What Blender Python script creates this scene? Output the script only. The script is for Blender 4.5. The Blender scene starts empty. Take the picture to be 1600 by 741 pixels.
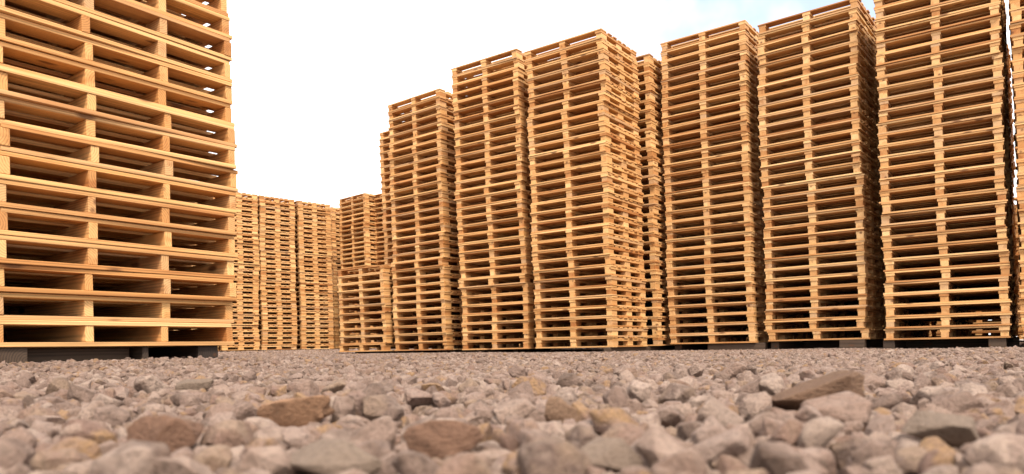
import bpy, math, random
import numpy as np

# ------------------------------------------------------------------ scene, camera, light
S = bpy.context.scene
C = S.collection
R = math.radians
HC = 0.085                       # eye height of the camera above the near gravel (m)

cam_d = bpy.data.cameras.new('camera')
cam = bpy.data.objects.new('camera', cam_d); C.objects.link(cam)
cam_d.sensor_fit = 'HORIZONTAL'; cam_d.sensor_width = 36.0
cam_d.lens = 36.0 * 1155 / 1600
cam_d.shift_y = 174.5 / 1600
cam_d.clip_start = 0.02; cam_d.clip_end = 3000
ROLL = 0.020
cam.location = (0, 0, HC)
from mathutils import Matrix, Vector
cam.rotation_euler = (Matrix.Rotation(R(90), 3, 'X') @ Matrix.Rotation(-ROLL, 3, 'Z')).to_euler()
cam_d.dof.use_dof = True
cam_d.dof.focus_distance = 7.0
cam_d.dof.aperture_fstop = 8.0
S.camera = cam

S.view_settings.view_transform = 'Standard'
S.view_settings.look = 'None'
S.view_settings.gamma = 1.0
S.view_settings.use_curve_mapping = False
S.view_settings.exposure = 1.5

SUN_AZ, SUN_EL = 162.0, 52.0     # clockwise from +Y: behind the camera, to its right
world = bpy.data.worlds.new('World'); S.world = world
world.use_nodes = True
wn, wl = world.node_tree.nodes, world.node_tree.links
wn.clear()
w_out = wn.new('ShaderNodeOutputWorld'); w_bg = wn.new('ShaderNodeBackground')
w_sky = wn.new('ShaderNodeTexSky'); w_sky.sky_type = 'NISHITA'; w_sky.sun_disc = False
w_sky.sun_elevation = R(SUN_EL); w_sky.sun_rotation = R(SUN_AZ)
w_sky.air_density = 1.0; w_sky.dust_density = 2.0
w_tc = wn.new('ShaderNodeTexCoord')
# thin place in the cloud, high to the right, where pale blue shows through
w_dot = wn.new('ShaderNodeVectorMath'); w_dot.operation = 'DOT_PRODUCT'
w_dot.inputs[1].default_value = Vector((0.36, 1.0, 0.50)).normalized()
w_no = wn.new('ShaderNodeTexNoise'); w_no.inputs['Scale'].default_value = 4.0
w_no.inputs['Detail'].default_value = 5; w_no.inputs['Roughness'].default_value = 0.55
w_ad = wn.new('ShaderNodeMath'); w_ad.operation = 'MULTIPLY_ADD'; w_ad.inputs[1].default_value = 0.12
w_rp = wn.new('ShaderNodeValToRGB')
w_rp.color_ramp.elements[0].position = 0.955; w_rp.color_ramp.elements[0].color = (1, 1, 1, 1)
w_rp.color_ramp.elements[1].position = 0.997; w_rp.color_ramp.elements[1].color = (0.22, 0.22, 0.22, 1)
w_hf = wn.new('ShaderNodeMath'); w_hf.operation = 'MULTIPLY'; w_hf.inputs[1].default_value = 0.94
w_mx = wn.new('ShaderNodeMix'); w_mx.data_type = 'RGBA'
w_mx.inputs['B'].default_value = (7.8, 7.9, 8.0, 1)          # bright overcast cloud
w_bg.inputs['Strength'].default_value = 0.10
wl.new(w_tc.outputs['Generated'], w_dot.inputs[0]); wl.new(w_tc.outputs['Generated'], w_no.inputs['Vector'])
wl.new(w_no.outputs['Fac'], w_ad.inputs[0]); wl.new(w_dot.outputs['Value'], w_ad.inputs[2])
wl.new(w_ad.outputs[0], w_hf.inputs[0]); wl.new(w_hf.outputs[0], w_rp.inputs['Fac'])
wl.new(w_rp.outputs['Color'], w_mx.inputs['Factor'])
wl.new(w_sky.outputs['Color'], w_mx.inputs['A'])
wl.new(w_mx.outputs['Result'], w_bg.inputs['Color'])
wl.new(w_bg.outputs['Background'], w_out.inputs['Surface'])

sun_d = bpy.data.lights.new('sun', 'SUN'); sun = bpy.data.objects.new('sun', sun_d); C.objects.link(sun)
sun_d.energy = 2.2; sun_d.angle = R(12); sun_d.color = (1.0, 0.91, 0.78)
sd = Vector((math.sin(R(SUN_AZ)) * math.cos(R(SUN_EL)), math.cos(R(SUN_AZ)) * math.cos(R(SUN_EL)), math.sin(R(SUN_EL))))
sun.rotation_euler = sd.to_track_quat('Z', 'Y').to_euler()
sun.location = sd * 30

rng = random.Random(7)
nrng = np.random.default_rng(11)

# ------------------------------------------------------------------ materials
def new_mat(name):
    m = bpy.data.materials.new(name); m.use_nodes = True
    n, l = m.node_tree.nodes, m.node_tree.links
    return m, n, l, n['Principled BSDF']

def ramp(n, stops):
    r = n.new('ShaderNodeValToRGB'); e = r.color_ramp.elements
    while len(e) > 1: e.remove(e[-1])
    e[0].position = stops[0][0]; e[0].color = (*stops[0][1], 1)
    for p, c in stops[1:]:
        k = e.new(p); k.color = (*c, 1)
    return r

def mth(n, l, op, a, b=None, c=None):
    x = n.new('ShaderNodeMath'); x.operation = op
    for i, v in enumerate((a, b, c)):
        if v is None: continue
        if isinstance(v, (int, float)): x.inputs[i].default_value = v
        else: l.new(v, x.inputs[i])
    return x.outputs[0]

def mix(n, l, mode, fac, a, b):
    x = n.new('ShaderNodeMix'); x.data_type = 'RGBA'; x.blend_type = mode
    if isinstance(fac, (int, float)): x.inputs['Factor'].default_value = fac
    else: l.new(fac, x.inputs['Factor'])
    for k, v in (('A', a), ('B', b)):
        if isinstance(v, tuple): x.inputs[k].default_value = (*v, 1)
        else: l.new(v, x.inputs[k])
    return x.outputs['Result']

def wood_mat(name, stops, dirt=0.6, grain_lo=0.62):
    """Solid wood: growth rings round a pith along each board, knots, stains.
    'grain' = board coordinates (along, across, across), 'tone' = one random value per board."""
    m, n, l, b = new_mat(name)
    at = n.new('ShaderNodeAttribute'); at.attribute_name = 'grain'
    tn = n.new('ShaderNodeAttribute'); tn.attribute_name = 'tone'
    oi = n.new('ShaderNodeObjectInfo')
    off = n.new('ShaderNodeCombineXYZ'); l.new(mth(n, l, 'MULTIPLY', oi.outputs['Random'], 37.0), off.inputs['X'])
    va = n.new('ShaderNodeVectorMath'); va.operation = 'ADD'
    l.new(at.outputs['Vector'], va.inputs[0]); l.new(off.outputs['Vector'], va.inputs[1])
    gv = va.outputs['Vector']
    # board tone
    t = mth(n, l, 'FRACT', mth(n, l, 'ADD', tn.outputs['Fac'], mth(n, l, 'MULTIPLY', oi.outputs['Random'], 7.31)))
    base = ramp(n, stops); l.new(t, base.inputs['Fac'])
    # weathering: greyer, paler wood on stacks that have stood longer
    wt = n.new('ShaderNodeAttribute'); wt.attribute_type = 'OBJECT'; wt.attribute_name = 'weathered'
    bcol = mix(n, l, 'MULTIPLY', wt.outputs['Fac'], base.outputs['Color'], (0.99, 1.06, 1.18))
    # rings
    mp = n.new('ShaderNodeMapping'); mp.inputs['Scale'].default_value = (0.06, 1, 1); l.new(at.outputs['Vector'], mp.inputs['Vector'])
    wv = n.new('ShaderNodeTexWave'); wv.wave_type = 'RINGS'; wv.rings_direction = 'X'
    wv.inputs['Scale'].default_value = 28; wv.inputs['Distortion'].default_value = 2.2
    wv.inputs['Detail'].default_value = 2; wv.inputs['Detail Scale'].default_value = 1.5
    l.new(mp.outputs['Vector'], wv.inputs['Vector'])
    # fibre streaks
    mp2 = n.new('ShaderNodeMapping'); mp2.inputs['Scale'].default_value = (2.2, 60, 60); l.new(gv, mp2.inputs['Vector'])
    fb = n.new('ShaderNodeTexNoise'); fb.inputs['Scale'].default_value = 1.0; fb.inputs['Detail'].default_value = 3
    l.new(mp2.outputs['Vector'], fb.inputs['Vector'])
    gr = mth(n, l, 'ADD', mth(n, l, 'MULTIPLY', wv.outputs['Fac'], 0.45), mth(n, l, 'MULTIPLY', fb.outputs['Fac'], 0.55))
    g2 = n.new('ShaderNodeMapRange'); l.new(gr, g2.inputs['Value'])
    g2.inputs['From Min'].default_value = 0.2; g2.inputs['From Max'].default_value = 0.8
    g2.inputs['To Min'].default_value = grain_lo; g2.inputs['To Max'].default_value = 1.2
    col = mix(n, l, 'MULTIPLY', 1.0, bcol, mix(n, l, 'MIX', g2.outputs['Result'], (0, 0, 0), (1, 1, 1)))
    # warm streaky heartwood
    mp3 = n.new('ShaderNodeMapping'); mp3.inputs['Scale'].default_value = (1.3, 14, 14); l.new(gv, mp3.inputs['Vector'])
    hn = n.new('ShaderNodeTexNoise'); hn.inputs['Scale'].default_value = 1.0; hn.inputs['Detail'].default_value = 2
    l.new(mp3.outputs['Vector'], hn.inputs['Vector'])
    hr = n.new('ShaderNodeMapRange'); l.new(hn.outputs['Fac'], hr.inputs['Value'])
    hr.inputs['From Min'].default_value = 0.52; hr.inputs['From Max'].default_value = 0.72
    hr.inputs['To Max'].default_value = dirt
    col = mix(n, l, 'MULTIPLY', hr.outputs['Result'], col, (0.62, 0.40, 0.24))
    # knots
    mp4 = n.new('ShaderNodeMapping'); mp4.inputs['Scale'].default_value = (3.2, 9, 9); l.new(gv, mp4.inputs['Vector'])
    vo = n.new('ShaderNodeTexVoronoi'); vo.inputs['Scale'].default_value = 1.0; l.new(mp4.outputs['Vector'], vo.inputs['Vector'])
    kr = n.new('ShaderNodeMapRange'); l.new(vo.outputs['Distance'], kr.inputs['Value'])
    kr.inputs['From Min'].default_value = 0.09; kr.inputs['From Max'].default_value = 0.19
    kr.inputs['To Min'].default_value = 0.8; kr.inputs['To Max'].default_value = 0.0
    col = mix(n, l, 'MIX', kr.outputs['Result'], col, (0.10, 0.035, 0.012))
    l.new(col, b.inputs['Base Color'])
    b.inputs['Roughness'].default_value = 0.72
    b.inputs['Specular IOR Level'].default_value = 0.25
    bp = n.new('ShaderNodeBump'); bp.inputs['Strength'].default_value = 0.35; bp.inputs['Distance'].default_value = 0.002
    l.new(gr, bp.inputs['Height']); l.new(bp.outputs['Normal'], b.inputs['Normal'])
    return m

PINE = [(0.0, (0.532, 0.256, 0.086)), (0.12, (0.634, 0.360, 0.139)), (0.24, (0.419, 0.182, 0.056)), (0.36, (0.692, 0.411, 0.173)),
        (0.48, (0.521, 0.251, 0.084)), (0.58, (0.363, 0.145, 0.042)), (0.68, (0.624, 0.345, 0.135)), (0.78, (0.476, 0.273, 0.130)),
        (0.88, (0.567, 0.278, 0.093)), (1.0, (0.726, 0.436, 0.190))]
M_pine = wood_mat('fresh_sawn_pine', PINE)
M_pine_far = M_pine
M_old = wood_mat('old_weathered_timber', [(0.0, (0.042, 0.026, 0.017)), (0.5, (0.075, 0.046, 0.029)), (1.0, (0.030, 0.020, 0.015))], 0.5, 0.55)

def stone_mat(name, stops=None, per_object=True, seed=0.0):
    m, n, l, b = new_mat(name)
    tc = n.new('ShaderNodeTexCoord'); oi = n.new('ShaderNodeObjectInfo')
    off = n.new('ShaderNodeCombineXYZ'); l.new(mth(n, l, 'MULTIPLY', oi.outputs['Random'], 91.0), off.inputs['X'])
    off.inputs['Y'].default_value = seed
    va = n.new('ShaderNodeVectorMath'); va.operation = 'ADD'
    l.new(tc.outputs['Object'], va.inputs[0]); l.new(off.outputs['Vector'], va.inputs[1])
    n1 = n.new('ShaderNodeTexNoise'); n1.inputs['Scale'].default_value = 0.9; n1.inputs['Detail'].default_value = 4
    n2 = n.new('ShaderNodeTexNoise'); n2.inputs['Scale'].default_value = 6.0; n2.inputs['Detail'].default_value = 6; n2.inputs['Roughness'].default_value = 0.65
    l.new(va.outputs['Vector'], n1.inputs['Vector']); l.new(va.outputs['Vector'], n2.inputs['Vector'])
    r = ramp(n, stops); l.new(mth(n, l, 'ADD', oi.outputs['Random'], mth(n, l, 'MULTIPLY', mth(n, l, 'SUBTRACT', n1.outputs['Fac'], 0.5), 0.35)), r.inputs['Fac'])
    k = n.new('ShaderNodeMapRange'); l.new(n2.outputs['Fac'], k.inputs['Value'])
    k.inputs['From Min'].default_value = 0.3; k.inputs['From Max'].default_value = 0.7
    k.inputs['To Min'].default_value = 0.56; k.inputs['To Max'].default_value = 1.34
    col = mix(n, l, 'MULTIPLY', 1.0, r.outputs['Color'], mix(n, l, 'MIX', k.outputs['Result'], (0, 0, 0), (1, 1, 1)))
    l.new(col, b.inputs['Base Color'])
    b.inputs['Roughness'].default_value = 0.85; b.inputs['Specular IOR Level'].default_value = 0.25
    bp = n.new('ShaderNodeBump'); bp.inputs['Strength'].default_value = 0.55; bp.inputs['Distance'].default_value = 0.11
    l.new(n2.outputs['Fac'], bp.inputs['Height']); l.new(bp.outputs['Normal'], b.inputs['Normal'])
    return m

GRAVEL = [(0.0, (0.118, 0.075, 0.055)), (0.08, (0.245, 0.163, 0.126)), (0.18, (0.181, 0.116, 0.088)), (0.28, (0.308, 0.214, 0.165)),
          (0.38, (0.223, 0.141, 0.105)), (0.48, (0.280, 0.195, 0.155)), (0.57, (0.204, 0.122, 0.089)), (0.66, (0.263, 0.174, 0.119)),
          (0.74, (0.141, 0.091, 0.070)), (0.82, (0.343, 0.246, 0.192)), (0.89, (0.234, 0.152, 0.121)), (0.95, (0.280, 0.163, 0.083)), (1.0, (0.198, 0.119, 0.089))]
M_stone = stone_mat('crushed_stone', GRAVEL)
M_dark_stone = stone_mat('brown_slate', [(0, (0.13, 0.070, 0.042)), (0.5, (0.20, 0.118, 0.073)), (1, (0.27, 0.165, 0.108))], seed=3)
M_red_stone = stone_mat('red_stone', [(0, (0.150, 0.077, 0.047)), (0.5, (0.178, 0.095, 0.060)), (1, (0.205, 0.117, 0.074))], seed=5)
M_ochre_stone = stone_mat('ochre_stone', [(0, (0.199, 0.092, 0.045)), (0.5, (0.273, 0.143, 0.078)), (1, (0.306, 0.174, 0.104))], seed=8)
M_grey_stone = stone_mat('grey_stone', [(0, (0.152, 0.106, 0.076)), (0.5, (0.182, 0.127, 0.092)), (1, (0.205, 0.144, 0.107))], seed=12)
M_pale_stone = stone_mat('pale_stone', [(0, (0.274, 0.191, 0.149)), (0.5, (0.301, 0.215, 0.166)), (1, (0.315, 0.228, 0.176))], seed=15)

def ground_mat():
    m, n, l, b = new_mat('stone_dust_ground')
    tc = n.new('ShaderNodeTexCoord')
    vo = n.new('ShaderNodeTexVoronoi'); vo.inputs['Scale'].default_value = 45; l.new(tc.outputs['Object'], vo.inputs['Vector'])
    n1 = n.new('ShaderNodeTexNoise'); n1.inputs['Scale'].default_value = 0.5; n1.inputs['Detail'].default_value = 5
    l.new(tc.outputs['Object'], n1.inputs['Vector'])
    sep = n.new('ShaderNodeSeparateColor'); l.new(vo.outputs['Color'], sep.inputs['Color'])
    r = ramp(n, [(0, (0.18, 0.13, 0.105)), (0.5, (0.27, 0.20, 0.165)), (1, (0.35, 0.27, 0.225))]); l.new(sep.outputs[0], r.inputs['Fac'])
    r2 = ramp(n, [(0.3, (0.8, 0.78, 0.76)), (0.7, (1, 1, 1))]); l.new(n1.outputs['Fac'], r2.inputs['Fac'])
    l.new(mix(n, l, 'MULTIPLY', 1.0, r.outputs['Color'], r2.outputs['Color']), b.inputs['Base Color'])
    b.inputs['Roughness'].default_value = 0.9
    bp = n.new('ShaderNodeBump'); bp.inputs['Strength'].default_value = 0.8; bp.inputs['Distance'].default_value = 0.012; bp.invert = True
    l.new(vo.outputs['Distance'], bp.inputs['Height']); l.new(bp.outputs['Normal'], b.inputs['Normal'])
    return m
M_ground = ground_mat()

# ------------------------------------------------------------------ ground
CP = np.array([(0, 0.3, 0.0), (0.8, 1.0, 0.0), (-0.8, 1.0, 0.0), (0, 1.6, 0.004), (1.8, 2.4, 0.0), (-1.3, 2.2, 0.022),
               (3.2, 4.5, 0.0), (0.2, 4.0, 0.008), (-2.0, 3.7, 0.056), (-1.2, 5.5, 0.036), (5, 8, -0.032), (3.7, 9, -0.004), (6.5, 7, -0.035),
               (2.7, 10, -0.006), (1, 9.7, 0.008), (-1.2, 11.5, 0.03), (-2.5, 12.6, 0.036), (-6, 19.5, 0.125), (-4, 20.3, 0.125),
               (-4, 8, 0.06), (7, 5, 0.01), (6, 14, 0.05), (0, 16, 0.07), (-10, 14, 0.1), (0, 40, 0.1), (30, 20, 0.05), (-30, 20, 0.1)])
def gz(x, y):
    x = np.asarray(x, float); y = np.asarray(y, float)
    d2 = (x[..., None] - CP[:, 0]) ** 2 + (y[..., None] - CP[:, 1]) ** 2
    w = 1.0 / (d2 + 0.25) ** 1.6
    z = (w * CP[:, 2]).sum(-1) / w.sum(-1)
    return z + 0.004 * np.sin(3.1 * x + 1.3 * np.sin(2.3 * y)) * np.cos(2.7 * y + 0.6) * np.exp(-((x / 14) ** 2 + (y / 14) ** 2))

def build_ground():
    xs = np.concatenate([-np.geomspace(1200, 4.1, 26), np.linspace(-4, 8, 121), np.geomspace(8.1, 1200, 26)])
    ys = np.concatenate([-np.geomspace(1200, 1.05, 22), np.linspace(-1, 14, 151), np.geomspace(14.1, 1200, 30)])
    X, Y = np.meshgrid(xs, ys); Z = gz(X, Y)
    v = np.stack([X, Y, Z], -1).reshape(-1, 3)
    nx, ny = len(xs), len(ys)
    f = [(j * nx + i, j * nx + i + 1, (j + 1) * nx + i + 1, (j + 1) * nx + i) for j in range(ny - 1) for i in range(nx - 1)]
    me = bpy.data.meshes.new('ground'); me.from_pydata(v.tolist(), [], f)
    me.polygons.foreach_set('use_smooth', [True] * len(f))
    me.materials.append(M_ground)
    o = bpy.data.objects.new('ground', me); C.objects.link(o); o['kind'] = 'structure'
build_ground()

# ------------------------------------------------------------------ wooden boxes
class Wood:
    """Collects sawn boards; each board keeps its own grain coordinates and tone."""
    def __init__(s): s.v, s.f, s.g, s.t = [], [], [], []
    def box(s, c, h, axis, bev=0.0, jit=0.0, tone=None):
        hx, hy, hz = [q for q in h]
        base = len(s.v)
        r = rng
        tone = r.random() if tone is None else tone
        o_al = r.uniform(-40, 40); pith = (r.choice((-1, 1)) * r.uniform(0.01, 0.09), r.choice((-1, 1)) * r.uniform(0.01, 0.07))
        cz, sz = math.cos(jit * r.uniform(-1, 1)), 0
        tx, ty = jit * r.uniform(-1, 1), jit * r.uniform(-1, 1)
        tz = .0022 * r.uniform(-1, 1) if (axis == 0 and jit) else 0.0
        def put(x, y, z):
            al = (x, y, z)[axis]; ac = [(x, y, z)[k] for k in range(3) if k != axis]
            s.g.append((al + o_al, ac[0] + pith[0], ac[1] + pith[1])); s.t.append(tone)
            # slight warp: a linear skew in plan
            if axis == 0: y2, x2 = y + tx * x, x
            elif axis == 1: x2, y2 = x + tx * y, y
            else: x2, y2 = x, y
            s.v.append((c[0] + x2, c[1] + y2, c[2] + z + tz * x))
        if bev <= 0:
            F = [((1,-1,-1),(1,1,-1),(1,1,1),(1,-1,1)), ((-1,1,-1),(-1,-1,-1),(-1,-1,1),(-1,1,1)),
                 ((1,1,-1),(-1,1,-1),(-1,1,1),(1,1,1)), ((-1,-1,-1),(1,-1,-1),(1,-1,1),(-1,-1,1)),
                 ((-1,-1,1),(1,-1,1),(1,1,1),(-1,1,1)), ((-1,1,-1),(1,1,-1),(1,-1,-1),(-1,-1,-1))]
            for q in F:
                k = len(s.v)
                for a in q: put(a[0]*hx, a[1]*hy, a[2]*hz)
                s.f.append((k, k+1, k+2, k+3))
            return
        idx = {}
        for a in (-1, 1):
            for b in (-1, 1):
                for d in (-1, 1):
                    e = bev * r.uniform(0.6, 1.5)
                    for w in range(3):
                        p = [a*(hx-e), b*(hy-e), d*(hz-e)]; p[w] = (a*hx, b*hy, d*hz)[w]
                        idx[a, b, d, w] = len(s.v); put(*p)
        I = idx
        for q in [((1,-1,-1),(1,1,-1),(1,1,1),(1,-1,1)), ((-1,1,-1),(-1,-1,-1),(-1,-1,1),(-1,1,1))]: s.f.append(tuple(I[(*a, 0)] for a in q))
        for q in [((1,1,-1),(-1,1,-1),(-1,1,1),(1,1,1)), ((-1,-1,-1),(1,-1,-1),(1,-1,1),(-1,-1,1))]: s.f.append(tuple(I[(*a, 1)] for a in q))
        for q in [((-1,-1,1),(1,-1,1),(1,1,1),(-1,1,1)), ((-1,1,-1),(1,1,-1),(1,-1,-1),(-1,-1,-1))]: s.f.append(tuple(I[(*a, 2)] for a in q))
        for a in (-1, 1):
            for b in (-1, 1):
                q = (I[a,b,-1,0], I[a,b,1,0], I[a,b,1,1], I[a,b,-1,1]); s.f.append(q if a*b < 0 else q[::-1])
                q = (I[a,-1,b,0], I[a,1,b,0], I[a,1,b,2], I[a,-1,b,2]); s.f.append(q if a*b > 0 else q[::-1])
                q = (I[-1,a,b,1], I[1,a,b,1], I[1,a,b,2], I[-1,a,b,2]); s.f.append(q if a*b < 0 else q[::-1])
                for d in (-1, 1):
                    q = (I[a,b,d,0], I[a,b,d,1], I[a,b,d,2]); s.f.append(q if a*b*d > 0 else q[::-1])
    def mesh(s, name, mat):
        me = bpy.data.meshes.new(name); me.from_pydata(s.v, [], s.f)
        fill_attr(me, np.array(s.g, np.float32), np.array(s.t, np.float32)); me.materials.append(mat)
        return me
def fill_attr(me, g, t):
    a = me.attributes.new('grain', 'FLOAT_VECTOR', 'POINT'); a.data.foreach_set('vector', g.ravel())
    a = me.attributes.new('tone', 'FLOAT', 'POINT'); a.data.foreach_set('value', t)

# ---- block pallet: 1.2 x 1.0 m, deck boards along x, stringer boards along y
W, D = 1.2, 1.0
T_BASE, T_BLK, T_STR, T_DECK = 0.0185, 0.0595, 0.0325, 0.0185
HP = T_BASE + T_BLK + T_STR + T_DECK + 0.001
BX, BY = 0.080, 0.150
SXS = (-W/2 + BX/2 + .012, 0.0, W/2 - BX/2 - .012)
SYS = (-D/2 + BY/2 + .007, 0.0, D/2 - BY/2 - .007)
z0 = T_BASE; z1 = z0 + T_BLK; z2 = z1 + T_STR; z3 = z2 + T_DECK
def j(a): return rng.uniform(-a, a)
def b_base(w, bev=0):
    for y, wd in ((-D/2 + 0.065, 0.13), (D/2 - 0.065, 0.13)):
        w.box((j(.007), y + j(.004), T_BASE/2), (W/2 + j(.006), wd/2, T_BASE/2), 0, bev, .004)
    for x in (-W/2 + 0.047, 0, W/2 - 0.047):
        w.box((x + j(.003), 0, T_BASE/2), (0.045, D/2 - 0.134, T_BASE/2), 1, bev)
def b_block(w, x, y, bev=0):
    w.box((x + j(.003), y + j(.004), z0 + T_BLK/2), (BX/2 - abs(j(.003)), BY/2 - abs(j(.004)), T_BLK/2), 1, bev)
def b_stringer(w, x, bev=0):
    w.box((x, j(.003), z1 + T_STR/2), (BX/2 + .006 + j(.002), D/2 - .005 + j(.004), T_STR/2), 1, bev)
NB = 7
def b_deck(w, bev=0):
    lead, wd = 0.14, 0.092; gap = (D - 2 * lead - (NB - 2) * wd) / (NB - 1); y = -D/2
    for k in range(NB):
        b = lead if k in (0, NB - 1) else wd
        w.box((j(.008), y + b/2 + (j(.006) if 0 < k < NB-1 else j(.003)), z2 + T_DECK/2 - abs(j(.0008))), (W/2 + j(.006), b/2 - abs(j(.003)), T_DECK/2 - .0008), 0, bev, .004)
        y += b + gap

def block_variant(bev):
    parts = []
    w = Wood(); b_base(w, bev); parts.append(('base_frame', w.mesh('base_frame', M_pine)))
    for x in SXS:
        for y in SYS:
            w = Wood(); b_block(w, x, y, bev); parts.append(('block', w.mesh('block', M_pine)))
    for x in SXS:
        w = Wood(); b_stringer(w, x, bev); parts.append(('stringer_board', w.mesh('stringer_board', M_pine)))
    w = Wood(); b_deck(w, bev); parts.append(('top_deck', w.mesh('top_deck', M_pine)))
    return parts
def block_whole():
    w = Wood(); b_base(w)
    for x in SXS:
        for y in SYS: b_block(w, x, y)
        b_stringer(w, x)
    b_deck(w)
    return w

# ---- two-way pallet of the near stack: four bearers under and over boards
LT, LB = 0.0225, 0.0815
HL = 2 * LT + LB + 0.001
LW, LD = 1.2, 1.0
def two_way_variant():
    parts = []; bev = 0.0022
    w = Wood()
    for k, y in enumerate((-LD/2 + .05, -.16, .16, LD/2 - .05)):
        w.box((j(.005), y + j(.004), LT/2), (LW/2 + .004 + j(.006), .05 + j(.002), LT/2 - .0005), 0, bev, .006)
    parts.append(('bottom_deck', w.mesh('bottom_deck', M_pine)))
    for k in range(4):
        x = -LW/2 + .021 + k * (LW - .042) / 3 + (j(.012) if 0 < k < 3 else j(.003))
        w = Wood(); w.box((x, j(.004), LT + LB/2), (.0205 + j(.0025), LD/2 - abs(j(.008)), LB/2), 1, bev, .006)
        parts.append(('bearer', w.mesh('bearer', M_pine)))
    w = Wood(); n = 5; wd = .128; gap = (LD - n * wd) / (n - 1)
    for k in range(n):
        y = -LD/2 + wd/2 + k * (wd + gap) + (j(.006) if 0 < k < n-1 else .004 + j(.004))
        w.box((j(.006), y, LT + LB + LT/2), (LW/2 - .002 + j(.006), wd/2 + j(.003), LT/2 - .0005), 0, bev, .006)
    parts.append(('top_deck', w.mesh('top_deck', M_pine)))
    return parts

# ------------------------------------------------------------------ things
def thing(name, label, cat, loc, rz=0, group=None):
    o = bpy.data.objects.new(name, None); C.objects.link(o); o.empty_display_size = 0.1
    o.location = loc; o.rotation_euler = (0, 0, rz); o['label'] = label; o['category'] = cat
    if group: o['group'] = group
    return o
ONES = 'first second third fourth fifth sixth seventh eighth ninth tenth eleventh twelfth thirteenth fourteenth fifteenth sixteenth seventeenth eighteenth nineteenth'.split()
def ordinal(k):
    if k < 20: return ONES[k-1]
    if k in (20, 30): return {20: 'twentieth', 30: 'thirtieth'}[k]
    return {2: 'twenty', 3: 'thirty'}[k // 10] + '-' + ONES[k % 10 - 1]
def place_word(k, n):
    if k == 0: return 'bottom pine pallet of'
    if k == n - 1: return 'topmost pine pallet of'
    return f'pine pallet, {ordinal(k + 1)} up in'

def local_axes(rz): return np.array((math.cos(rz), math.sin(rz))), np.array((-math.sin(rz), math.cos(rz)))

PROTO = {}
def protos(kind):
    """the first complete thing of each variant, then copied"""
    if kind not in PROTO:
        mk = {'block': lambda: block_variant(0.0015), 'two_way': two_way_variant}[kind]
        PROTO[kind] = [dict(parts=mk(), root=None) for _ in range(8 if kind == 'block' else 17)]
    return PROTO[kind]
WEATHER = [0.0]
def put_pallet(kind, variant, loc, rz, name, label, group):
    p = protos(kind)[variant % len(protos(kind))]
    if p['root'] is None:
        root = thing(name, label, 'pallet', loc, rz, group); kids = []
        for nm, me in p['parts']:
            o = bpy.data.objects.new(nm, me); C.objects.link(o); o.parent = root; o['weathered'] = WEATHER[0]; kids.append(o)
        p['root'] = root; p['kids'] = kids
        return root
    root = p['root'].copy(); C.objects.link(root)
    root.location = loc; root.rotation_euler = (0, 0, rz); root['label'] = label; root['group'] = group
    for kd in p['kids']:
        c = kd.copy(); C.objects.link(c); c.parent = root; c['weathered'] = WEATHER[0]
    return root

WHOLE = [block_whole() for _ in range(5)]
WHOLE_ME = [w.mesh('block_pallet', M_pine) for w in WHOLE]
WHOLE_NP = [(np.array(w.v), np.array(w.f), np.array(w.g, np.float32), np.array(w.t, np.float32)) for w in WHOLE]
REST = []          # (loc, rz) of every pallet past the 300 that show largest, and of added sky-blocking stacks

LEAN = -0.0145
def stack_positions(cx, cy, rz, zb, n, h, jit, yaw_j, lean=(LEAN, 0.0)):
    wx = wy = 0.0
    for k in range(n):
        wx = 0.86 * wx + rng.gauss(0, jit); wy = 0.86 * wy + rng.gauss(0, jit)
        ox, oy = (rng.gauss(0, .011), rng.gauss(0, .011)) if rng.random() < .16 else (0, 0)
        yield k, (cx + ox + lean[0] * k * h + wx, cy + oy + lean[1] * k * h + wy, zb + k * h), rz + rng.gauss(0, yaw_j)

def front_stack(Lp, Rp, zb, n, mode, where=None, rz=None, lean=(LEAN, 0.0)):
    """Lp, Rp: plan points of the left and right ends of the long front (as seen)."""
    Lp, Rp = np.array(Lp), np.array(Rp); v = Rp - Lp
    if rz is None: rz = math.atan2(v[1], v[0])
    ax, ay = local_axes(rz); c = (Lp + Rp) / 2 + ay * D / 2
    place(c, rz, zb, n, mode, where, lean)
    return c, rz
def side_stack(Lp, Rp, zb, n, mode, where=None, lean=(LEAN, 0.0)):
    Lp, Rp = np.array(Lp), np.array(Rp); v = (Rp - Lp) / np.linalg.norm(Rp - Lp)
    rz = math.atan2(v[1], v[0]) - math.pi / 2            # local y runs left to right along the face
    ax, ay = local_axes(rz); c = (Lp + Rp) / 2 - ax * W / 2
    place(c, rz, zb, n, mode, where, lean)
    return c, rz
cnt = [0]
def place(c, rz, zb, n, mode, where, lean):
    for k, loc, r in stack_positions(c[0], c[1], rz, zb, n, HP * 1.009, 0.0055, 0.010, lean):
        if rng.random() < 0.5: r += math.pi              # pallets are not all the same way round
        cnt[0] += 1
        if mode == 'rest': REST.append((loc, r)); continue
        label = f'{place_word(k, n)} the {where}'
        if mode == 'parts':
            put_pallet('block', rng.randrange(8), loc, r, 'block_pallet', label, 'block pallets stacked in the yard')
        else:
            o = bpy.data.objects.new('block_pallet', rng.choice(WHOLE_ME)); C.objects.link(o)
            o.location = loc; o.rotation_euler = (0, 0, r)
            o['weathered'] = 0.35
            o['label'] = label; o['category'] = 'pallet'; o['group'] = 'block pallets stacked in the yard'

F_PX = 1155.0
def pt(px, h):
    """plan point seen at photo column px where one pallet measures h photo pixels"""
    d = F_PX * HP / h
    return np.array(((px - 800) / F_PX * d, d))

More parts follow.
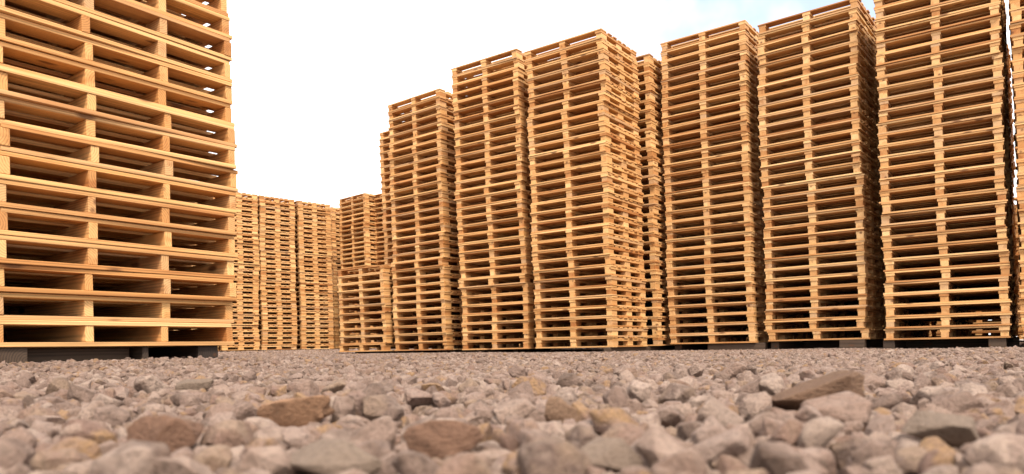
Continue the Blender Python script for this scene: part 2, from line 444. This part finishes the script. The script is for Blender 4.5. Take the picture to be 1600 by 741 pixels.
U = np.array((0.80, -0.60)); B = np.array((0.60, 0.80))          # along the rows, and back from their fronts
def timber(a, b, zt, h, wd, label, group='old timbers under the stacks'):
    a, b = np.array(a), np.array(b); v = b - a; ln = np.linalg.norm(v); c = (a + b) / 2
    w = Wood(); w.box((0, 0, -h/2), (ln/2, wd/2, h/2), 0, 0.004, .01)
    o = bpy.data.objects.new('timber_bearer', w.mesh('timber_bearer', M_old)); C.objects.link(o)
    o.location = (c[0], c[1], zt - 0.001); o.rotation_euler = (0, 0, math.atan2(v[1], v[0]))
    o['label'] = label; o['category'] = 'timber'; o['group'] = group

# --- near stack of two-way pallets at the left
rzL = math.atan2(0.80, 0.60)
axL, ayL = local_axes(rzL)
LR = np.array((-1.614, 4.28)); LL = LR - axL * LW
cL = (LL + LR) / 2 + ayL * LD / 2
zL = 0.137; NL = 17
for k, loc, r in stack_positions(cL[0], cL[1], rzL, zL, NL, HL, 0.007, 0.010, (0.030, 0.0)):
    bow = 0.0075 * max(0, k - 6)
    loc = (loc[0] - bow, loc[1], loc[2])
    put_pallet('two_way', k, loc, r, 'two_way_pallet', f'{place_word(k, NL)} the big near stack along the left edge', 'two-way pallets of the near stack')
def onL(s, t): return LL + axL * s + ayL * t
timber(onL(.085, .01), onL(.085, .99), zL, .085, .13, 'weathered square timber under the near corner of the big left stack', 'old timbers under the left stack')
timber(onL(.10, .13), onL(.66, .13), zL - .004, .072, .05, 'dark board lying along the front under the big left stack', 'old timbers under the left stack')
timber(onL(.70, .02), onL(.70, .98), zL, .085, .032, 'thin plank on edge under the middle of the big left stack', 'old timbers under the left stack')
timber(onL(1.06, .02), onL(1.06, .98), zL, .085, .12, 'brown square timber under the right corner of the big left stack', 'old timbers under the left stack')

# --- front row, left part
S1 = front_stack(pt(528, 11.5), pt(606, 12.24), 0.085, 11, 'parts', 'short stack in the middle distance', rz=math.atan2(-.62, .78))
S3 = front_stack(pt(617.5, 12.26), pt(698, 13.15), 0.085, 31, 'parts', 'tall stack just right of the short stack', rz=math.atan2(-.63, .775))
S4 = front_stack(pt(723.5, 13.66), pt(822, 14.58), 0.077, 32, 'parts', 'second tall stack right of the short stack', rz=math.atan2(-.58, .81))
S5 = front_stack(pt(837, 14.9), pt(958, 15.93), 0.078, 31, 'parts', 'corner stack with its bright right side showing', rz=math.atan2(-.585, .81))
# --- front row, right part, set back
WEATHER[0] = 0.75
S7 = front_stack(pt(1047, 14.59), pt(1180, 15.62), 0.100, 32, 'parts', 'stack just right of the dark gap', rz=math.atan2(-.595, .80))
S8 = front_stack(pt(1197, 15.76), pt(1355, 17.17), 0.112, 31, 'parts', 'wide stack with its dark right side showing', rz=math.atan2(-.62, .785))
S9 = front_stack(pt(1383, 17.68), pt(1581, 19.2), 0.096, 31, 'parts', 'last full stack before the right edge', rz=math.atan2(-.575, .82))
# --- stack behind the corner stack
WEATHER[0] = 0.2
c6 = S5[0] + B * 1.13 + U * 0.09
ax6, ay6 = local_axes(S5[1])
S6 = front_stack(c6 - ay6 * D/2 - ax6 * W/2, c6 - ay6 * D/2 + ax6 * W/2, 0.085, 31, 'parts', 'narrow-looking stack in the gap right of the corner stack')
# --- far stacks, short side to the camera
FL = np.array((-6.54, 19.40)); FU = np.array((0.72, 0.694))
side_stack(FL, FL + FU * D, 0.185, 31, 'whole', 'middle one of the three far pale stacks', (-0.004, 0))
FB = FL + FU * (D + 0.11)
side_stack(FB, FB + FU * D, 0.185, 31, 'whole', 'rightmost of the three far pale stacks', (-0.007, 0))

# --- everything past the three hundred largest pallets, plus unseen stacks added to block sky
FA = FL - FU * (D + 0.07)
side_stack(FA, FA + FU * D, 0.185, 31, 'rest', lean=(0.003, 0))
side_stack(FA - FU * 1.1, FA - FU * .1, 0.185, 31, 'rest', lean=(0, 0))
def behind(st, back, along, zb, n, lean=(LEAN, 0)):
    c, rz = st; a, b = local_axes(rz); c2 = c + b * back + a * along
    place(c2, rz, zb, n, 'rest', None, lean); return c2, rz
S10 = (S9[0] + U * 1.285, S9[1]); place(S10[0], S10[1], 0.10, 31, 'rest', None, (LEAN, 0))
behind(S1, 1.09, 0.0, 0.125, 31)
b6 = behind(S6, 1.1, 0.0, 0.075, 30); behind(b6, 1.1, .05, 0.12, 30)  # added behind to keep sky out of the lower openings
b3 = behind(S3, 1.1, 0.0, 0.10, 30); b4 = behind(S4, 1.1, 0.0, 0.10, 30)
b7 = behind(S7, 1.1, 0.02, 0.11, 31); b8 = behind(S8, 1.1, 0.04, 0.12, 31); b9 = behind(S9, 1.12, 0.02, 0.11, 31)
behind(b8, 1.1, 0.0, 0.12, 31); behind(b9, 1.1, .02, 0.12, 29); behind(S10, 1.1, 0.0, 0.11, 31)
for st in (S3, S4): behind(st, 2.2, 0.0, 0.10, 22)
for k in range(1, 3): behind(S10, 0.0, 1.29 * k, 0.10, 30); behind(S10, 1.1, 1.29 * k, 0.11, 30)  # unseen stacks added further right against see-through
for k in range(-3, 5): [behind(S8, 4.4 + 1.25 * q, 1.27 * k + .37 * q, zq, 16, (0, 0)) for q, zq in enumerate((0.075, 0.13, 0.10, 0.155))]  # hidden low rows added to block sky near the horizon
behind((cL, rzL), 1.14, 0.0, 0.055, 15, (0, 0)); behind((cL, rzL), 0.03, -1.27, 0.13, 15, (0, 0)); behind((cL, rzL), 1.14, -1.27, 0.055, 15, (0, 0))  # unseen stacks added to keep the left stack's openings dark
[behind((cL, rzL), 2.26 + 1.15 * q, -.2 - 1.27 * k + .4 * q, zq, 10, (0, 0)) for k in range(4) for q, zq in enumerate((.075, .11, .09, .14))]; behind((cL, rzL), 1.14, -2.5, 0.055, 12, (0, 0))  # more hidden rows added against sky showing under the left stack
for k in range(-1, 3):  # unseen row added to stop sky showing through the far stacks
    q = FL + FU * 1.1 * k + np.array((-.694, .72)) * 2.4; side_stack(q, q + FU * D, 0.12, 16, 'rest', lean=(0, 0))
for k in range(-2, 5):  # two further hidden rows, added to close the remaining sky gaps
    q = FL + FU * 1.3 * k + np.array((-.694, .72)) * 3.8; front_stack(q, q + FU * W, 0.16, 16, 'rest', lean=(0, 0))
    q = FL + FU * 1.3 * k + np.array((-.694, .72)) * 5.1 + FU * .5; front_stack(q, q + FU * W, 0.10, 16, 'rest', lean=(0, 0))
for k in range(5): q = np.array((-5.4, 23.6)) + U * 1.3 * k; front_stack(q, q + U * W, 0.11, 20, 'rest', lean=(0, 0))  # far backing row, added to block sky beyond the far block
# far block behind the short stack
c3 = np.array((-5.22, 21.9)); front_stack(c3 - U * W, c3, 0.20, 32, 'rest')
c4 = np.array((-3.84, 20.0)); front_stack(c4 - np.array((.74, -.67)) * W, c4, 0.19, 32, 'rest')
c5 = np.array((-3.70, 20.35)); front_stack(c5, c5 + U * W, 0.19, 32, 'rest')

V, Fc, G, T = [], [], [], []; nv = 0
for (loc, r) in REST:
    v, f, g, t = WHOLE_NP[rng.randrange(len(WHOLE_NP))]
    cs, sn = math.cos(r), math.sin(r)
    vv = np.empty_like(v); vv[:, 0] = v[:, 0]*cs - v[:, 1]*sn + loc[0]; vv[:, 1] = v[:, 0]*sn + v[:, 1]*cs + loc[1]; vv[:, 2] = v[:, 2] + loc[2]
    V.append(vv); Fc.append(f + nv); nv += len(v)
    o = rng.random(); G.append(g + np.array((o * 30, 0, 0), np.float32)); T.append((t + o) % 1.0)
V = np.concatenate(V); Fc = np.concatenate(Fc)
me = bpy.data.meshes.new('stacked_pallets')
me.vertices.add(len(V)); me.vertices.foreach_set('co', V.ravel())
me.loops.add(Fc.size); me.loops.foreach_set('vertex_index', Fc.ravel().astype(np.int32))
me.polygons.add(len(Fc)); me.polygons.foreach_set('loop_start', np.arange(0, Fc.size, 4, dtype=np.int32))
me.update(calc_edges=True); me.validate()
fill_attr(me, np.concatenate(G), np.concatenate(T)); me.materials.append(M_pine)
o = bpy.data.objects.new('stacked_pallets', me); C.objects.link(o)
o['kind'] = 'stuff'; o['label'] = 'further stacks of pallets behind and between the nearer stacks, hidden rows added to block sky'; o['category'] = 'pallets'

# --- old timbers under the right-hand stacks, and added ones blocking sky behind them
def onS(st, s, t):
    c, rz = st; a, b = local_axes(rz); return c + a * (s - W/2) + b * (t - D/2)
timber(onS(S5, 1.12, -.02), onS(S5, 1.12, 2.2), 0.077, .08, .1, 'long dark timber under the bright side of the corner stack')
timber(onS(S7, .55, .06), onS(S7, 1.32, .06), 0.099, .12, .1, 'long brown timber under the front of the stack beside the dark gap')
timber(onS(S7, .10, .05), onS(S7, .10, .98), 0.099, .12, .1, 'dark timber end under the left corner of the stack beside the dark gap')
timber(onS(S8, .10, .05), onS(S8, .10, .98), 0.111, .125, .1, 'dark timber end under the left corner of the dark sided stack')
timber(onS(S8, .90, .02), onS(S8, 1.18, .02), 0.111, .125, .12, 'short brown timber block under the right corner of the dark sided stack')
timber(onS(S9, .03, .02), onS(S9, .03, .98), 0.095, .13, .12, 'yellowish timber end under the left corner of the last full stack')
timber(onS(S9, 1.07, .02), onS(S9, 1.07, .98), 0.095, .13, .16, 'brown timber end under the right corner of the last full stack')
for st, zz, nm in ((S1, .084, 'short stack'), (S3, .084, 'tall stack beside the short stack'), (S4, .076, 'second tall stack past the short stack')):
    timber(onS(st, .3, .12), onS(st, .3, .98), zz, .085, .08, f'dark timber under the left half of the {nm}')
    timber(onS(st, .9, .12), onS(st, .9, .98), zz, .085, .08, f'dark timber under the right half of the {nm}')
for st, zz, nm in ((S7, .11, 'stack beside the dark gap'), (S8, .12, 'dark sided stack'), (S9, .11, 'last full stack')):  # timbers added to stop sky showing under the stacks
    timber(onS(st, -.04, 1.06), onS(st, 1.26, 1.06), zz - .003, .15, .07, f'added dark timber blocking sky behind the foot of the {nm}')
timber(onS(S9, 1.3, 1.06), onS(S9, 2.7, 1.06), .107, .15, .07, 'added dark timber blocking sky behind the foot of the stack at the right edge')  # one more added timber, closing off sky low down
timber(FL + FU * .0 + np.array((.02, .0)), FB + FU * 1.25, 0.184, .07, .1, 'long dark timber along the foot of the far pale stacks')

# ------------------------------------------------------------------ gravel
import bmesh
def rock_mesh(name, mat, seed, npts=16, squash=(1, .8, .6), smooth=0.46, sub=1, pts=None):
    r = random.Random(seed); bm = bmesh.new()
    for p in (pts or ()): bm.verts.new(p)
    for _ in range(0 if pts else npts):
        v = Vector((r.gauss(0, 1), r.gauss(0, 1), r.gauss(0, 1))).normalized() * r.uniform(.78, 1.1)
        bm.verts.new((v.x * squash[0], v.y * squash[1], v.z * squash[2]))
    res = bmesh.ops.convex_hull(bm, input=bm.verts)
    bmesh.ops.delete(bm, geom=[g for g in res['geom_interior'] if isinstance(g, bmesh.types.BMVert)], context='VERTS')
    bmesh.ops.dissolve_limit(bm, angle_limit=R(14), verts=bm.verts, edges=bm.edges)
    bmesh.ops.bevel(bm, geom=list(bm.edges), offset=.13, segments=2, profile=.6, affect='EDGES', clamp_overlap=True)
    bmesh.ops.triangulate(bm, faces=bm.faces)
    for _ in range(sub):
        bmesh.ops.subdivide_edges(bm, edges=bm.edges, cuts=1, use_grid_fill=True)
        bmesh.ops.smooth_vert(bm, verts=bm.verts, factor=smooth, use_axis_x=True, use_axis_y=True, use_axis_z=True)
    from mathutils import noise
    for v in bm.verts:
        q = v.co * 2.3 + Vector((seed * 3.7, 0, 0)); nn = noise.fractal(q, 1.0, 2.0, 3)
        v.co += v.co.normalized() * nn * (.11 if pts else .06)
    me = bpy.data.meshes.new(name); bm.to_mesh(me); bm.free()
    for p in me.polygons: p.use_smooth = True
    me.materials.append(mat)
    return me

rocks = bpy.data.collections.new('gravel_pieces')
NR = 16
for k in range(NR):
    rr = random.Random(100 + k)
    sq = (1, rr.uniform(.66, .98), rr.uniform(.5, .82))
    rocks.objects.link(bpy.data.objects.new('gravel_piece', rock_mesh('gravel_piece', M_stone, 200 + k, rr.randint(13, 26), sq, (.30, .45, .38, .52)[k % 4], 1 + (k % 4 == 1))))

def scatter(y0, y1, cell, smin, smax, lift, half=0.86, keep=1.0, mu=0.0):
    ys = np.arange(y0, y1, cell); P = []
    for y in ys:
        hw = half * y + 0.35
        xs = np.arange(-hw, hw, cell)
        P.append(np.stack([xs + nrng.uniform(-.5, .5, len(xs)) * cell, y + nrng.uniform(-.5, .5, len(xs)) * cell], 1))
    P = np.concatenate(P); P = P[nrng.random(len(P)) < keep]
    s = smin + (smax - smin) * nrng.beta(1.6, 3.2, len(P))
    z = gz(P[:, 0], P[:, 1]) + lift * s + nrng.uniform(-.3, .4, len(P)) * s
    rot = np.stack([nrng.normal(0, .45, len(P)), nrng.normal(0, .45, len(P)), nrng.uniform(0, 6.283, len(P))], 1)
    return np.column_stack([P, z]), rot, s
layers = [scatter(.30, 3.4, .024, .004, .010, .9, keep=.35), scatter(.26, 2.6, .021, .009, .023, .10), scatter(.30, 1.5, .034, .014, .034, .25, keep=.8), scatter(1.5, 2.6, .034, .012, .027, .25, keep=.75),
          scatter(.4, 1.9, .10, .022, .036, .45, keep=.42),
          scatter(2.6, 7.0, .025, .009, .022, .2), scatter(2.6, 7.0, .07, .016, .028, .35, keep=.5),
          scatter(7.0, 13.5, .036, .011, .023, .25, half=.80), scatter(13.5, 24, .08, .024, .045, .2, half=.50)]
P = np.concatenate([a[0] for a in layers]); RT = np.concatenate([a[1] for a in layers]); SC = np.concatenate([a[2] for a in layers])

# larger stones that stand out in the foreground
def stone(px, py_bot, w_px, h_px, d_ratio, mat, seed, label, tilt=(0, 0, 0), npts=13, pts=None):
    """px, py_bot: photo column and lowest row of the stone, used only to find where it lies on the ground"""
    a, b_ = px - 800, 545 - py_bot
    u = a * math.cos(ROLL) + b_ * math.sin(ROLL); v = -a * math.sin(ROLL) + b_ * math.cos(ROLL)
    d = 0.6
    for _ in range(30):
        zg = float(gz(u / F_PX * d, d)) + .006
        d = .5 * d + .5 * (HC - zg) * F_PX / (-v)
    w = w_px / F_PX * d / 2; h = h_px / F_PX * d / 2
    me = rock_mesh('stone', mat, seed, npts, (1, 1, 1), (.30 if pts else .45), 1, pts)
    co = np.array([v.co[:] for v in me.vertices]); ext = (co.max(0) - co.min(0)) / 2; mid = (co.max(0) + co.min(0)) / 2
    co = (co - mid) / ext
    me.vertices.foreach_set('co', co.astype(np.float32).ravel()); me.update()
    o = bpy.data.objects.new('stone', me); C.objects.link(o)
    o.scale = (w, w * d_ratio, h); o.rotation_euler = [R(t) for t in tilt]
    o.location = (u / F_PX * d, d + w * d_ratio * .8, zg + h * .92)
    o['label'] = label; o['category'] = 'stone'; o['group'] = 'larger stones on the gravel'
    return (o.location.x, o.location.y, w)
big = [
 stone(1288, 650, 150, 72, .8, M_dark_stone, 31, 'largest stone, a dark brown slab on the right of the gravel', (0, 0, 0), 11,
       [(-1, -.5, -.22), (-1, .3, -.3), (-.35, -.7, .28), (-.1, .6, .35), (.45, -.75, .82), (.72, -.5, 1), (.7, .5, .95), (1, -.3, .75), (.98, .4, .1),
        (.9, -.35, -.35), (.62, -.55, -.12), (-.15, -.6, -.30), (-.5, .3, -.85), (.2, .2, -1), (.75, .3, -.9), (.8, .9, -.3), (-.5, .9, -.4)]),
 stone(882, 673, 62, 56, .8, M_dark_stone, 32, 'small dark triangular stone near the middle of the gravel', (0, 0, 0), 9,
       [(-1, -.6, .3), (-.75, -.5, 1), (-.2, -.4, .95), (.5, -.5, .35), (1, -.4, -.7), (.7, -.2, -1), (-.5, -.1, -1), (-.9, -.2, -.5), (0, .8, .5), (.7, .8, -.5), (-.7, .8, -.5), (-.6, .7, .6)]),
 stone(455, 670, 118, 50, .8, M_ochre_stone, 33, 'flat orange-brown sliver of stone left of centre', (0, -4, 8), 11,
       [(-1, -.4, .1), (-.85, -.5, .8), (-.2, -.7, .75), (.5, -.6, .95), (.75, -.3, .6), (1, -.3, .9), (1, .1, -.3), (.6, -.2, -.9), (-.3, -.3, -1), (-.8, -.2, -.8), (-.7, .8, .5), (.6, .8, .6), (0, .8, -.6)]),
 stone(250, 718, 112, 72, .8, M_red_stone, 34, 'reddish brown blocky stone in the left foreground', (0, 0, -10), 12,
       [(-1, -.5, -.7), (-.95, -.6, .5), (-.6, -.6, .95), (0, -.5, 1), (.6, -.55, .85), (.95, -.4, .35), (1, -.3, -.3), (.6, -.5, -.8), (0, -.7, -1), (-.6, .8, .6), (.6, .8, .4), (0, .8, -.8), (.1, -.85, .1)]),
 stone(690, 722, 130, 68, .6, M_red_stone, 35, 'long reddish ochre stone in the front centre', (0, 4, 5), 12,
       [(-1, -.4, .1), (-.8, -.5, .65), (-.3, -.5, .95), (.3, -.4, 1), (.8, -.4, .7), (1, -.2, .2), (.7, -.5, -.3), (.2, -.7, -.55), (-.2, -.5, -1), (-.75, -.4, -.5), (-.6, .8, .6), (.6, .8, .5), (0, .8, -.8)]),
 stone(505, 752, 180, 62, .6, M_grey_stone, 36, 'long grey stone with dark hollow at the bottom edge', (0, 0, -4), 12),
 stone(1130, 684, 92, 60, .8, M_pale_stone, 37, 'pale pointed stone leaning up left of the largest slab', (0, 16, 10), 10),
 stone(1290, 722, 74, 74, .9, M_pale_stone, 38, 'upright rounded pinkish stone in the right foreground', (0, 10, 0), 12),
 stone(300, 616, 58, 26, .7, M_grey_stone, 39, 'small grey stone on the left, dark underneath', (0, -8, 0), 11),
 stone(960, 735, 100, 50, .8, M_grey_stone, 40, 'rounded grey stone at the bottom right of centre', (0, 0, 14), 14),
 stone(1500, 706, 120, 60, .8, M_grey_stone, 41, 'broad grey stone near the right bottom corner', (0, 4, 8), 14),
]
keep = np.ones(len(P), bool)
for (bx, by, bw) in big:
    keep &= ~(((P[:, 0] - bx) ** 2 + ((P[:, 1] - by) * 1.3) ** 2 < (bw * .85) ** 2) & (SC > .010))
    # nothing taller in the first few centimetres before a stone
    keep &= ~((np.abs(P[:, 0] - bx) < bw * 1.1) & (P[:, 1] < by) & (P[:, 1] > by - bw * 2.6) & (SC > .0155))
keep &= ~((P[:, 1] < .42) & (SC > .020))
P, RT, SC = P[keep], RT[keep], SC[keep]

gm = bpy.data.meshes.new('gravel'); gm.vertices.add(len(P)); gm.vertices.foreach_set('co', P.astype(np.float32).ravel())
a = gm.attributes.new('rot', 'FLOAT_VECTOR', 'POINT'); a.data.foreach_set('vector', RT.astype(np.float32).ravel())
a = gm.attributes.new('scl', 'FLOAT', 'POINT'); a.data.foreach_set('value', SC.astype(np.float32))
a = gm.attributes.new('idx', 'INT', 'POINT'); a.data.foreach_set('value', nrng.integers(0, NR, len(P)).astype(np.int32))
gm.update()
go = bpy.data.objects.new('gravel', gm); C.objects.link(go)
go['kind'] = 'stuff'; go['label'] = 'pinkish grey crushed stone gravel covering the yard'; go['category'] = 'gravel'
ng = bpy.data.node_groups.new('gravel_scatter', 'GeometryNodeTree')
ng.interface.new_socket('Geometry', in_out='INPUT', socket_type='NodeSocketGeometry')
ng.interface.new_socket('Geometry', in_out='OUTPUT', socket_type='NodeSocketGeometry')
nn, nl = ng.nodes, ng.links
gi, goo = nn.new('NodeGroupInput'), nn.new('NodeGroupOutput')
ci = nn.new('GeometryNodeCollectionInfo'); ci.inputs['Collection'].default_value = rocks
ci.inputs['Separate Children'].default_value = True; ci.inputs['Reset Children'].default_value = True
ip = nn.new('GeometryNodeInstanceOnPoints'); ip.inputs['Pick Instance'].default_value = True
def named(nm, ty):
    q = nn.new('GeometryNodeInputNamedAttribute'); q.data_type = ty; q.inputs['Name'].default_value = nm
    return q.outputs['Attribute']
e2r = nn.new('FunctionNodeEulerToRotation')
nl.new(gi.outputs[0], ip.inputs['Points']); nl.new(ci.outputs[0], ip.inputs['Instance'])
nl.new(named('idx', 'INT'), ip.inputs['Instance Index'])
nl.new(named('rot', 'FLOAT_VECTOR'), e2r.inputs[0]); nl.new(e2r.outputs[0], ip.inputs['Rotation'])
nl.new(named('scl', 'FLOAT'), ip.inputs['Scale']); nl.new(ip.outputs[0], goo.inputs[0])
md = go.modifiers.new('scatter', 'NODES'); md.node_group = ng
print('pallets', cnt[0], 'rest', len(REST), 'gravel', len(P))
